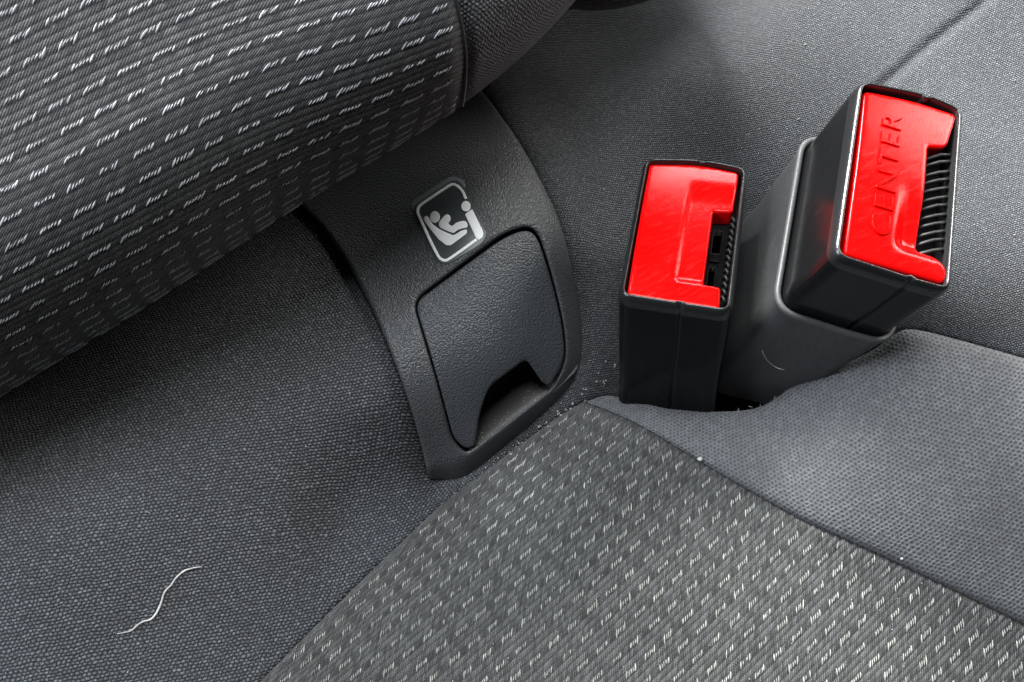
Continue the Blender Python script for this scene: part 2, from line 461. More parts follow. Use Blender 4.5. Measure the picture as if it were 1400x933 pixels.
# grid turned to the direction of the seat's width
gx, gy = np.meshgrid(np.arange(-260, 1706, 5.0), np.arange(-200, 1166, 5.0), indexing='ij')
Gl = P(gx, gy, low_fabric_z(gx, gy))
dens = 1 + .55 * sstep((gx - 450) / 700)           # the knit is tighter towards the right
u, v = (Gl[..., 0] + .12 * Gl[..., 2]) * dens, (-Gl[..., 1] + .25 * Gl[..., 2]) * dens
low = mesh('lower_backrest_panel', Gl, grid_faces(*gx.shape, flip=True), M_plain, uv=np.stack([u, v], -1).reshape(-1, 2), base=P(600, 700, -130))
tag(low, 'plain dark grey knit fabric panel below the overhanging backrest, around the plastic cover', 'seat panel')

# ---- backrest roll: swept ellipse that turns under at its lower edge
def roll(edge, zc, h, R, slope, qmax, step_s, step_v, shear=None, under=1.35):
    E = resample(catmull(edge), step_s); n = np.array([-.57, -.82])
    ns = len(E); sx = E[:, 0]
    phis = np.arange(-under, math.pi / 2, step_v / R)
    prof = [(R - R * math.cos(p), math.sin(p)) for p in phis]
    for qq in np.arange(R, qmax - 4, step_v): prof.append((qq, 1 + (qq - R)))
    prof = np.array(prof); nv = len(prof)
    q = prof[:, 0]; zz = np.where(q < R, np.minimum(prof[:, 1], 1), 1.0)
    px = np.zeros((ns, nv)); py = np.zeros((ns, nv)); z = np.zeros((ns, nv))
    zc_s = np.interp(sx, *zip(*zc)); h_s = np.interp(sx, *zip(*h))
    inflat = np.arange(nv) >= len(phis)
    for i in range(ns):
        px[i] = E[i, 0] + q * n[0]; py[i] = E[i, 1] + q * n[1]
        if shear is not None: px[i] += shear(E[i, 0], q); 
        z[i] = zc_s[i] + h_s[i] * zz
        # blend the crown of the ellipse into the flat of the backrest
        z[i] += slope * np.where(inflat, q - R, 0) + slope * .5 * np.where(~inflat & (prof[:, 1] > 0), q * q / R - 0, 0) * 1.0
        z[i] += np.where(inflat, slope * .5 * R, 0)
    # underside and back of the padding, out of sight, carried deep to block light from behind
    bx = (E[:, 0] + qmax * n[0])[:, None]; by = (E[:, 1] + qmax * n[1])[:, None]; bzz = (zc_s * 0 - 520)[:, None]
    px = np.hstack([bx, px, bx]); py = np.hstack([by, py, by]); z = np.hstack([bzz, z, bzz])
    return px, py, z, E
def bshear(x, qv):
    w = 1 / (1 + math.exp(-(x - 520) / 60.0))
    return w * (np.minimum(qv, 260) * .60 + 10 * np.sin(np.clip(qv / 175, 0, 1) * math.pi))
bedge = [(-420, 815), (-140, 630), (0, 541), (200, 417), (400, 285), (560, 188), (632, 143), (700, 90), (745, 47), (790, -3), (850, -75), (900, -140)]
px, py, z, E = roll(bedge, [(-420, 65), (-100, 62), (300, 50), (632, 25), (900, 0)], [(-100, 250), (632, 225), (900, 180)], 235, .12, 640, 7.0, 1.35, bshear)
i_seam = int(np.argmin(np.abs(E[:, 0] - 632)))
sdist = (E[:, 0] - E[i_seam, 0])[:, None]
z = z - 11 * np.exp(-(sdist / 8) ** 2) - np.where(sdist > 0, 0.10 * sdist, 0)
Gb = P(px, py, z)
ub, vb = arc_uv(Gb); ub = ub - ub[i_seam][None]
jm = Gb.shape[1] // 2; vb = vb - vb[:, jm:jm + 1] + 300
# ribs run slightly flatter than the lower edge
vr = vb + .10 * ub; ur = ub
def rib_relief(vr): 
    f = np.abs((vr / RIBP) % 1 - .5) * 2
    return np.sqrt(np.clip(1 - .95 * f * f, 0, 1))
backrest = thing('rear_car_seat', P(300, 400, 60), 'dark ribbed seat backrest flecked with white dashes, rolling over at the upper left', 'car seat')
Nb = normals(Gb); Nb = Nb * np.sign(Nb[..., 2].mean())
Gp = Gb + Nb * (1.1 * rib_relief(vr))[..., None]
a = slice(0, i_seam + 1)
mesh('ribbed_panel', Gp[a], grid_faces(i_seam + 1, Gb.shape[1]), M_rib1, backrest, uv=np.stack([ur[a], vr[a]], -1).reshape(-1, 2))
a = slice(i_seam, None); st = slice(None, None, 3)
Gbs = np.concatenate([Gb[a][:, :-1:3], Gb[a][:, -1:]], 1); us_ = np.concatenate([ub[a][:, :-1:3], ub[a][:, -1:]], 1); vs_ = np.concatenate([vb[a][:, :-1:3], vb[a][:, -1:]], 1)
mesh('side_bolster', Gbs, grid_faces(*Gbs.shape[:2]), M_bolst, backrest, uv=np.stack([us_, vs_], -1).reshape(-1, 2))
v_, f_ = tube(Gb[i_seam, 4:-4:6] + Nb[i_seam, 4:-4:6] * 1.0, 2.6, 8)
tag(mesh('seam', v_, f_, M_seam, backrest), 'dark stitched seam beside the ribbed panel')

def sample(G, i, j):
    n, m = G.shape[:2]
    i = np.clip(i, 0, n - 1.001); j = np.clip(j, 0, m - 1.001)
    a = np.floor(i).astype(int); b = np.floor(j).astype(int); f = (i - a); g = (j - b)
    if G.ndim == 3: f = f[..., None]; g = g[..., None]
    return (G[a, b] * (1 - f) * (1 - g) + G[a + 1, b] * f * (1 - g) + G[a, b + 1] * (1 - f) * g + G[a + 1, b + 1] * f * g)
def locate(U, V, TU, TV):
    """grid coordinates of pattern coordinates (TU, TV)"""
    sub_i, sub_j = 3, 6
    u_s = U[::sub_i, ::sub_j].ravel(); v_s = V[::sub_i, ::sub_j].ravel()
    mcols = len(range(0, U.shape[1], sub_j))
    I = np.zeros(len(TU)); J = np.zeros(len(TU))
    for k in range(len(TU)):
        w = np.argmin((u_s - TU[k]) ** 2 + (v_s - TV[k]) ** 2)
        I[k] = (w // mcols) * sub_i; J[k] = (w % mcols) * sub_j
    for _ in range(6):
        e = .5
        uu = sample(U, I, J); vv = sample(V, I, J)
        ui = (sample(U, I + e, J) - sample(U, I - e, J)) / (2 * e); uj = (sample(U, I, J + e) - sample(U, I, J - e)) / (2 * e)
        vi = (sample(V, I + e, J) - sample(V, I - e, J)) / (2 * e); vj = (sample(V, I, J + e) - sample(V, I, J - e)) / (2 * e)
        det = ui * vj - uj * vi; det = np.where(np.abs(det) < 1e-9, 1e9, det)
        ru, rv = TU - uu, TV - vv
        I = np.clip(I + (vj * ru - uj * rv) / det, 0, U.shape[0] - 1.01); J = np.clip(J + (-vi * ru + ui * rv) / det, 0, U.shape[1] - 1.01)
    ok = (np.abs(sample(U, I, J) - TU) < .6) & (np.abs(sample(V, I, J) - TV) < .6)
    return I, J, ok

def stitches(G, N, U, V, keep, slant, nst, length, width, spread, lift, u0=0.0):
    """light jacquard dashes: every dash is a short row of slanted yarn floats"""
    dashes = []
    for r_ in range(int(V.min() // ROW), int(V.max() // ROW) + 1):
        for c_ in range(int(U.min() // PITCH) - 1, int(U.max() // PITCH) + 2):
            dashes.append((c_ * PITCH + r_ * 4.5 + u0, (r_ * 3 + 1.5) * RIBP))
    dashes = np.array(dashes); TU, TV = [], []
    prof = [(-1, 0.0, .25), (-.55, .75, .8), (0, 1.0, 1.0), (.55, .75, .8), (1, 0.0, .25)]
    recs = []
    for (du, dv) in dashes:
        k0 = random.random(); nn = nst + random.choice([0, 0, 0, -1]); pl = random.uniform(.75, 1.1)
        for s_ in range(nn):
            cu = du + (s_ - (nst - 1) / 2) * spread + random.uniform(-.5, .5); cv = dv + random.uniform(-.6, .6)
            end = 1.25 if s_ in (0, nn - 1) else .85
            L = length * random.uniform(.8, 1.15) * end * pl; wd = width * random.uniform(.75, 1.1) * end
            an = slant + random.uniform(-.10, .10)
            if random.random() < .06: continue
            recs.append((cu, cv, L, wd, an))
    recs = np.array(recs)
    I, J, ok = locate(U, V, recs[:, 0], recs[:, 1])
    recs, I, J = recs[ok], I[ok], J[ok]
    base = sample(G, I, J); kp = keep(base); recs, I, J, base = recs[kp], I[kp], J[kp], base[kp]
    nn_ = sample(N, I, J); nn_ /= np.linalg.norm(nn_, axis=1)[:, None]
    e = .7
    tu = sample(G, I + e, J) - sample(G, I - e, J); tu /= np.linalg.norm(tu, axis=1)[:, None]
    tv = np.cross(nn_, tu); tvg = sample(G, I, J + e) - sample(G, I, J - e)
    tv *= np.sign((tv * tvg).sum(1))[:, None]
    V_, F_ = [], []
    for k in range(len(recs)):
        cu, cv, L, wd, an = recs[k]
        a = math.cos(an) * tu[k] + math.sin(an) * tv[k]; b_ = np.cross(nn_[k], a)
        b0 = len(V_)
        for (t, hh, ww) in prof:
            c = base[k] + a * t * L / 2 + nn_[k] * (lift + hh * 1.3)
            V_ += [c + b_ * wd * ww * .5 - nn_[k] * .9, c + nn_[k] * .35 + b_ * 0, c - b_ * wd * ww * .5 - nn_[k] * .9]
        for t in range(4):
            o = b0 + t * 3
            F_ += [[o, o + 1, o + 4, o + 3], [o + 1, o + 2, o + 5, o + 4]]
    return np.array(V_), F_
seam_line = lambda b: np.ones(len(b), bool)
Ua, Va = ur[:i_seam - 1], vr[:i_seam - 1]
v_, f_ = stitches(Gp[:i_seam - 1, 2:-2], Nb[:i_seam - 1, 2:-2], Ua[:, 2:-2], Va[:, 2:-2], seam_line, .52, 6, 10.5, 1.9, 4.2, -.2)
tag(mesh('light_stitching', v_, f_, M_thread1, backrest, kind='stuff'), 'rows of short white dashes woven into the backrest')

# second backrest, only its lower corner shows at the top edge
edge2 = [(700, 30), (775, 14), (805, 15), (845, 12), (900, -4), (960, -40)]
px, py, z, E2 = roll(edge2, [(700, -150), (960, -150)], [(700, 60), (960, 60)], 70, .5, 220, 8, 5)
G2 = P(px, py, z); u, v = arc_uv(G2)
o = mesh('adjacent_car_seat', G2, grid_faces(*G2.shape[:2]), M_plain, uv=np.stack([u, v], -1).reshape(-1, 2), base=P(840, 0, -150))
tag(o, 'dark lower corner of the next backrest peeking in at the top edge', 'car seat')

# ================================================================ SEAT CUSHION
cpts = [(x, y, float(low_z(np.array([x]), np.array([y]))[0]) + 9) for x, y in SEAM1[4::9]]
cpts += [(700, 700, -66), (640, 770, -45), (700, 780, -22), (600, 850, -5), (520, 910, 18), (740, 640, -88), (700, 870, 12), (800, 620, -84), (900, 700, -20), (900, 800, 20), (900, 900, 38), (1050, 850, 45), (1200, 930, 62), (1440, 1000, 75), (700, 1000, 40), (450, 1000, 48),
         (880, 586, -84), (955, 632, -48), (1080, 704, 8), (1232, 774, 42), (1400, 855, 66), (900, 562, -100), (985, 566, -88), (1040, 560, -80), (1092, 527, -55), (1150, 503, -22),
         (1195, 481, 0), (1245, 453, 22), (1300, 465, 32), (1400, 493, 45), (1480, 515, 55), (1000, 600, -50), (1150, 600, 18), (1200, 560, 28), (1300, 600, 58), (1300, 720, 66), (1440, 700, 78), (1440, 600, 70)]
Tc = TPS(cpts)
cushion = thing('seat_cushion', P(900, 800, -60), 'grey seat cushion with ribbed flecked centre and plain knit side, at the lower right', 'car seat')
def cut_grid(gx, gy, poly):
    """grid faces inside poly; the vertices just outside are pulled onto its outline"""
    q = np.stack([gx.ravel(), gy.ravel()], -1); ins = inside(q, poly)
    F = grid_faces(*gx.shape); kf = ins[F].any(1); F = F[kf]
    out = np.unique(F[~ins[F]]); 
    _, near = seg_dist(q[out], poly); q[out] = near
    return q, F, ins
PANEL = np.vstack([SEAM1[::2], PIPE[2::2], [(1665, 1150), (130, 1150)]])
SIDE = np.vstack([PIPE[::-2], BACK[2::2], [(1660, 570), (1662, 976)]])
def fillet(d, r, h): d = np.minimum(d, r); return h * (1 - np.sqrt(np.clip(1 - (1 - d / r) ** 2, 0, 1)))
ga, gb = np.meshgrid(np.arange(-1020, 760, 6.0), np.arange(-190, 1070, 1.35), indexing='ij')
th = np.radians(np.interp(gb, [-190, 0, 300, 860, 1070], [38, 38, 44, 47, 47]))      # the ribs fan out a little towards the front
cx = 800 + ga * np.cos(th) + gb * math.sin(math.radians(43)); cy = 560 - ga * np.sin(th) + gb * math.cos(math.radians(43))
def cush_z(x, y, r=9, h=9):
    q = np.stack([np.ravel(x), np.ravel(y)], -1)
    line = np.vstack([SEAM1, PIPE[1:]])[::2]
    d, _ = seg_dist(q, line, False)
    al = np.ravel(x) * .91 + np.ravel(y) * .42
    pk_ = 2.2 * np.exp(-d / 9) * np.sin(al / 1.9 + 1.5 * np.sin(al / 23))
    return Tc(x, y) + (pk_ - fillet(d, r, h)).reshape(np.shape(x))
wide = (np.abs(cx - 890) < 720) & (np.abs(cy - 760) < 420)
Gc0 = P(cx, cy, Tc(np.clip(cx, 100, 1700), np.clip(cy, 450, 1180)))
# arc-length coordinates, accumulated from the row through the rear of the cushion
uc, vc = arc_uv(Gc0)
uc = uc * 1.16
vc = 1.16 * np.repeat(vc[int(1020 / 6) - 20:int(1020 / 6) + 30].mean(0)[None], vc.shape[0], 0)
q, F, ins = cut_grid(cx, cy, PANEL)
inb = (q[F][:, :, 0].max(1) < 1670) & (q[F][:, :, 0].min(1) > 100) & (q[F][:, :, 1].max(1) < 1160)
F = F[inb]
zc_ = cush_z(q[:, 0], q[:, 1]).reshape(cx.shape)
Gc = P(q[:, 0].reshape(cx.shape), q[:, 1].reshape(cx.shape), zc_)
Nc = normals(Gc0); Nc *= np.sign(Nc[..., 2].mean())
Gcr = Gc + Nc * (1.4 * rib_relief(vc))[..., None]
used = np.unique(F); remap = -np.ones(len(q), int); remap[used] = np.arange(len(used))
mesh('ribbed_panel', Gcr.reshape(-1, 3)[used], remap[F], M_rib2, cushion, uv=np.stack([uc, vc], -1).reshape(-1, 2)[used])
def keep_c(b):
    k = D / (D - b[:, 2]); pp = np.stack([700 + b[:, 0] * k, 466.5 - b[:, 1] * k], -1)
    d, _ = seg_dist(pp, np.vstack([SEAM1, PIPE[1:]])[::2], False)
    return inside(pp, PANEL) & (d > 7) & (pp[:, 0] < 1640) & (pp[:, 1] < 1130)
v_, f_ = stitches(Gcr, Nc, uc, vc, keep_c, -0.82, 5, 9.4, 1.5, 4.5, -.2)
tag(mesh('light_stitching', v_, f_, M_thread2, cushion, kind='stuff'), 'rows of short pale dashes woven into the cushion')
# plain side of the cushion
hx, hy = np.meshgrid(np.arange(780, 1670, 4.0), np.arange(430, 992, 4.0), indexing='ij')
q, F, ins = cut_grid(hx, hy, SIDE)
def side_z(x, y):
    q_ = np.stack([np.ravel(x), np.ravel(y)], -1)
    d1, _ = seg_dist(q_, PIPE[::2], False); d2, _ = seg_dist(q_, BACK[::2], False)
    taper = np.clip((np.ravel(x) - 800) / 120, .25, 1)
    bulge = 9 * (1 - np.exp(-np.minimum(d1, d2) / 16)) * taper
    return Tc(x, y) + (bulge - fillet(d1, 8, 7) * taper - fillet(d2, 12, 12) * taper + 3).reshape(np.shape(x))
zs = side_z(q[:, 0], q[:, 1])
Gs = P(q[:, 0], q[:, 1], zs); u, v = arc_uv(P(hx, hy, Tc(hx, hy)))
used = np.unique(F); remap = -np.ones(len(q), int); remap[used] = np.arange(len(used))
# skirt that turns under along the rear edge
Vs = Gs[used]; uvs = np.stack([u, v], -1).reshape(-1, 2)[used]; Fs = remap[F][:, ::-1]
B = resample(BACK, 4.0); tn = np.gradient(B, axis=0); tn /= np.hypot(tn[:, 0], tn[:, 1])[:, None]; inn = np.stack([-tn[:, 1], tn[:, 0]], -1)
zb = side_z(B[:, 0], B[:, 1]); rows = []
for off, dz in ((0, 0), (0, -6), (2, -20), (8, -60), (14, -140)):
    rows.append(P(B[:, 0] + inn[:, 0] * off, B[:, 1] + inn[:, 1] * off, zb + dz))
sk = np.stack(rows, 1); su = np.repeat(np.arange(len(B))[:, None] * 4.0, 5, 1); sv = np.repeat(np.array([[0, 6, 20, 60, 140.]]), len(B), 0)
Vall = np.vstack([Vs, sk.reshape(-1, 3)]); uva = np.vstack([uvs, np.stack([su, sv], -1).reshape(-1, 2)])
Fall = np.vstack([Fs, grid_faces(len(B), 5) + len(Vs)])
tag(mesh('side_bolster', Vall, Fall, M_coarse, cushion, uv=uva), 'plain coarse grey knit side of the cushion')
pp = resample(PIPE, 5.0); pz = Tc(pp[:, 0], pp[:, 1]) - 6.5
pp = resample(PIPE, 2.5); pz = Tc(pp[:, 0], pp[:, 1]) - 6.0 + 1.2 * np.sin(np.arange(len(pp)) * .9)
v_, f_ = tube(P(pp[:, 0] + rng.normal(0, .35, len(pp)), pp[:, 1], pz), 2.8, 8, 1 + .35 * np.sin(np.arange(len(pp)) * 1.15) + rng.normal(0, .08, len(pp)))
tag(mesh('seam', v_, f_, M_seam, cushion), 'dark sunken seam between ribbed and plain fabric')

# ================================================================ ANCHOR COVER
cover = thing('anchor_point_cover', P(620, 640, -160), 'black grained plastic child seat anchor cover set into the seat fabric', 'plastic cover')
RIGHT = COVER[(COVER[:, 0] > 600) & (COVER[:, 1] > 130)]
RIGHT = catmull([(600, 664), (640, 654), (680, 624), (730, 583), (775, 540), (794, 508), (800, 478), (797, 420), (784, 362), (764, 300), (737, 243), (710, 195), (684, 158)])
def cover_z(x, y):
    sh = np.shape(x); q = np.stack([np.ravel(x), np.ravel(y)], -1)
    d, _ = seg_dist(q, RIGHT, False)
    wy = np.clip((q[:, 1] - 200) / 200, .15, 1)
    drop = 40 * wy * np.clip((30 - d) / 30, 0, 1) ** 1.6
    return Tlow(x, y) + 16 - drop.reshape(sh)
FLAP_P = [(567, 414), (692, 322), (730, 312), (752, 376), (769, 446), (772, 492), (752, 528), (742, 524), (719, 491), (669, 528), (656, 562), (649, 610), (636, 614), (620, 598), (597, 512)]
FLAP = rounded(FLAP_P, [16, 30, 26, 40, 30, 18, 5, 6, 7, 12, 16, 5, 9, 10, 60])
HOLE = rounded([(564, 412), (690, 317), (732, 307), (754.5, 375), (771.5, 446), (775, 494), (756, 531), (700, 574), (643, 617), (634, 618), (617.5, 600), (594.5, 513)], [17, 30, 28, 40, 30, 22, 10, 0, 6, 9, 10, 60])
v_, f_ = sheet(COVER, cover_z, step=7, ring=4, r=7, holes=[HOLE], depth=30, rdrop=7)
fr = mesh('frame', v_, f_, M_cover, cover)
flap_z = lambda x, y: Tlow(x, y) + 13 + 2.5 * np.clip((np.asarray(y) - 480) / 120, 0, 1) * 0
v_, f_ = sheet(FLAP, flap_z, step=6, ring=3, r=3.2, depth=9, rdrop=3.2)
tag(mesh('hinged_flap', v_, f_, M_flap, cover), 'flap with a finger notch at its lower right')
# pocket behind the flap: floor rising from the dark back to the sill
sill_a, sill_b = np.array([640., 624.]), np.array([760., 534.])
sd = (sill_b - sill_a) / np.hypot(*(sill_b - sill_a)); sn = np.array([sd[1], -sd[0]])
def pocket_z(x, y):
    d = (np.asarray(x) - sill_a[0]) * sn[0] + (np.asarray(y) - sill_a[1]) * sn[1]
    return Tlow(x, y) + 4 - 95 * sstep(d / 62.0) ** .8 - .1 * np.abs(d)
pk = rounded([(540, 400), (735, 290), (790, 440), (790, 505), (757, 537), (640, 625), (606, 612), (570, 500)], 8)
v_, f_ = sheet(pk, pocket_z, step=5, ring=5, r=0, depth=5)
tag(mesh('recess', v_, f_, M_pocket, cover), 'dusty recess behind the notch')
# label
def Zm(pts): return np.asarray(pts, float) / 6.217 + np.array([560., 230.])
lab_out = Zm(rounded([(20, 325), (370, 95), (440, 120), (665, 570), (610, 650), (310, 830), (225, 790)], [60, 40, 60, 60, 60, 80, 60]))
edge_out = Zm(rounded([(0, 300), (350, 65), (455, 95), (480, 160), (60, 420)], [50, 50, 40, 20, 20]))
lz = lambda off: (lambda x, y: Tlow(x, y) + 16 + off)
v_, f_ = sheet(lab_out, lz(1.2), step=8, ring=2.5, r=.8, depth=1.5)
label = mesh('warning_label', v_, f_, M_label, cover); label['label'] = 'grey child seat pictogram sticker'
v_, f_ = sheet(edge_out, lz(.7), step=8, ring=2.5, r=.6, depth=1.2)
mesh('label_edge', v_, f_, M_ledge, cover)
def stroke(path, w):
    p = resample(catmull(path), 10); t = np.gradient(p, axis=0); t /= np.hypot(t[:, 0], t[:, 1])[:, None]; n = np.stack([-t[:, 1], t[:, 0]], -1)
    return np.vstack([p + n * w / 2, (p - n * w / 2)[::-1]])
def circ(c, rx, ry=None): 
    t = np.linspace(0, 2 * math.pi, 28, endpoint=False); return np.stack([c[0] + rx * np.cos(t), c[1] + (ry or rx) * np.sin(t)], -1)
pic = [('border_line', stroke([(478, 262), (455, 208), (425, 168), (395, 146), (365, 138), (335, 150), (220, 226), (98, 310), (72, 345), (70, 385), (110, 475), (170, 605), (236, 735), (262, 770), (300, 786), (335, 772), (440, 700), (568, 606)], 23)),
       ('adult_head', circ((478, 325), 40, 45)),
       ('adult_body', rounded([(470, 392), (532, 348), (628, 545), (622, 590), (580, 614), (562, 590)], [6, 8, 30, 30, 10, 5])),
       ('child_head', circ((215, 416), 42, 50)),
       ('child_body', catmull([(248, 470), (272, 432), (300, 402), (325, 394), (345, 412), (345, 445), (328, 470), (360, 492), (395, 466), (440, 452), (475, 452), (490, 475), (486, 505), (440, 516), (400, 532), (370, 552), (310, 530), (258, 504)], True, 5)),
       ('child_seat', rounded([(116, 430), (134, 403), (158, 418), (196, 478), (250, 518), (312, 548), (370, 572), (402, 556), (440, 532), (487, 522), (486, 556), (348, 658), (310, 656), (245, 604), (180, 524), (132, 462)], 8))]
for nm, pl in pic:
    v_, f_ = sheet(Zm(pl), lz(1.9), step=6, ring=1.6, r=.4, depth=.8)
    mesh(nm, v_, f_, M_white, label)

# ================================================================ BUCKLES
def rodrigues(r):
    t = np.linalg.norm(r); k = r / t
    K = np.array([[0, -k[2], k[1]], [k[2], 0, -k[0]], [-k[1], k[0], 0]])
    return np.eye(3) + math.sin(t) * K + (1 - math.cos(t)) * K @ K
class Frame:
    def __init__(s, c, r): s.c = np.array(c, float); s.M = rodrigues(np.array(r, float))
    def __call__(s, x, y, z):
        l = np.stack(np.broadcast_arrays(np.asarray(x, float), np.asarray(y, float), np.asarray(z, float)), -1)
        return s.c + l @ s.M.T
def loft(fr_, rings, cap0=False, cap1=False):
    """rings: list of (outline Nx2, z)"""
    V = []; F = []; n = len(rings[0][0])
    for pl, z in rings: V += fr_(pl[:, 0], pl[:, 1], np.full(n, z)).tolist()
    for k in range(len(rings) - 1):
        for i in range(n):
            j = (i + 1) % n; F.append([k * n + i, k * n + j, (k + 1) * n + j, (k + 1) * n + i])
    if cap0: F.append(list(range(n)))
    if cap1: F.append([(len(rings) - 1) * n + i for i in range(n)][::-1])
    return np.array(V), F
def inset(pl, d):
    """offset a closed outline inwards by d"""
    p = np.asarray(pl, float); a = np.roll(p, 1, 0); b = np.roll(p, -1, 0)
    t = b - a; t /= np.hypot(t[:, 0], t[:, 1])[:, None] + 1e-9
    n = np.stack([t[:, 1], -t[:, 0]], -1)
    area2 = (p[:, 0] * b[:, 1] - b[:, 0] * p[:, 1]).sum()
    if area2 > 0: n = -n
    return p + n * d
def split_groove(pl, x0, w=2.2, d=3.0):
    """press a small groove into the outline where it crosses x = x0 (parting line of the two shells)"""
    p = pl.copy(); k = np.exp(-((p[:, 0] - x0) / w) ** 2) * (np.abs(p[:, 1]) > 100)
    p[:, 1] -= np.sign(p[:, 1]) * d * k
    return p

def buckle(fr_, corners, radii, xs, L, taper, button, brad, dish, label, sleeve_=None):
    t = thing('seat_belt_buckle', fr_(0, 0, -L), label, 'seat belt buckle', 'seat belt buckles')
    out = resample(rounded(corners, radii, 9), 1.6, True)
    g = split_groove(out, xs)
    rings = [(inset(g, 9.5), -34), (inset(g, 8.5), -7)]
    v_, f_ = loft(fr_, rings, cap0=True); mesh('slot_well', v_, f_, M_inner, t)
    v_, f_ = loft(fr_, [(inset(g, 8.5), -7), (inset(g, 7.9), -2.5), (inset(g, 7.2), -.6), (inset(g, 6.4), 0), (inset(g, 5.0), -.5), (inset(g, 3.4), -2.2), (inset(g, 1.9), -5.2), (inset(g, .8), -9.5), (inset(g, .2), -14), (g, -19)])
    mesh('rim', v_, f_, M_rim, t)
    rings = [(g, -19)]
    for f in (.25, .5, .75, 1.0):
        rings.append((np.stack([g[:, 0] * (1 - taper * f), g[:, 1] * (1 - taper * f * .6)], -1), -19 - (L - 19) * f))
    v_, f_ = loft(fr_, rings, cap1=True)
    mesh('housing', v_, f_, M_house, t)
    # press button
    pl = rounded(button, brad, 6)
    xf, yf, dep, rr, ytop, ywid = dish
    def bz(x, y):
        x = np.asarray(x); y = np.asarray(y)
        top = 4 * sstep((x - .12 * 150) / 60.0)
        dsh = dep * sstep((x - xf) / rr + .5) * sstep((y - yf) / rr + .5) * sstep((ytop - y) / ywid)
        return -.6 - dsh - .0006 * (y ** 2) * .6 + 0 * top
    v_, f_ = sheet(pl, bz, lift=lambda x, y, z: fr_(x, y, z), step=4, ring=2.5, r=4.0, depth=22, rdrop=3.6)
    btn = mesh('press_button', v_, f_, M_red, t)
    return t, btn, bz

FL = Frame([234.21, 150.087, 20.003], [-.608, -.145, -.187])
FR = Frame([461.153, 188.957, 188.981], [-.378, .114, -.259])
bl, btnl, bzl = buckle(FL, [(-76, 131), (8, 141), (73, 131), (74.5, -132), (4, -130), (-73.5, -127)], [20, 30, 18, 20, 0, 20], 8.0, 300, .03,
    [(-66, 123), (5, 132.5), (60.5, 123), (58.8, 47), (32.5, 44), (33.4, -86), (55.5, -88), (58, -123.5), (-62, -119)], [7, 30, 8, 5, 2, 2, 5, 8, 5],
    (-3, -84, 4.5, 13, 100, 45), 'smaller looking seat belt buckle with unlettered red button, beside the plastic cover')
br, btnr, bzr = buckle(FR, [(-70, 128), (21, 139.5), (71, 132), (71, -130), (20, -131), (-75, -128)], [20, 30, 18, 18, 0, 20], 20.0, 165, .02,
    [(-58.5, 115.5), (6, 124), (64, 122), (51.5, 66), (28, 59), (28, -83), (50, -84), (65, -98), (63.5, -116), (-60, -117)], [7, 40, 5, 9, 3, 5, 8, 10, 7, 5],
    (3, -86, 7.0, 18, 10, 90), 'larger looking seat belt buckle lettered CENTER on its red button, in a rubber sleeve')

# lettering pressed into the button
cu = bpy.data.curves.new('raised_lettering', 'FONT'); cu.body = 'CENTER'; cu.size = 36; cu.space_character = 1.13; cu.extrude = 1.9; cu.bevel_depth = .3; cu.bevel_resolution = 1
cu.offset = -.55; cu.align_x = 'CENTER'; cu.resolution_u = 4
to = bpy.data.objects.new('tmp_text', cu); scene.collection.objects.link(to)
dg = bpy.context.evaluated_depsgraph_get(); tm = bpy.data.meshes.new_from_object(to.evaluated_get(dg))
tv_ = np.array([tuple(v.co) for v in tm.vertices]); tf_ = [list(p.vertices) for p in tm.polygons]
bpy.data.objects.remove(to)
lx = -8.5 - tv_[:, 1]; ly = tv_[:, 0] * (172.0 / (tv_[:, 0].max() - tv_[:, 0].min())) + 5
lzv = bzr(lx, ly) + tv_[:, 2] * 1.0 + .3
o = mesh('raised_lettering', FR(lx, ly, lzv), tf_, M_red, btnr, smooth=False); o['label'] = 'raised word CENTER running up the button'

# inside of the slots
def box(fr_, x0, x1, y0, y1, z0, z1, bev=2.0):
    pl = rounded([(x0, y0), (x1, y0), (x1, y1), (x0, y1)], bev, 4)
    return loft(fr_, [(inset(pl, bev * .8), z1), (inset(pl, bev * .25), z1 - bev * .3), (pl, z1 - bev), (pl, z0)], True, True)
v_, f_ = box(FL, 36, 50, -25, 18, -30, -14); mesh('latch_block', v_, f_, M_inner, bl)
v_, f_ = box(FL, 36, 47, -82, -45, -30, -16); mesh('latch_block', v_, f_, M_inner, bl)
parts = []
for k in range(13):
    y = 38 - k * 11.5
    parts.append(tube([FL(57 + .4 * math.sin(k), y + 4, -20), FL(59, y, -9), FL(62, y - 4, -7), FL(64, y - 6, -16)], 2.0, 6))
v_, f_ = join(parts); mesh('toothed_strip', v_, f_, M_inner, bl)
parts = []
for k in range(12):
    y = 58 - k * 12.2 + random.uniform(-1.2, 1.2)
    parts.append(tube([FR(29, y - 9, -22), FR(36, y - 5, -13), FR(48, y + 1 + random.uniform(-1, 1), -9), FR(60, y + 7, -11), FR(66, y + 9, -20)], 2.3, 6))
v_, f_ = join(parts); mesh('slot_ridges', v_, f_, M_inner, br)

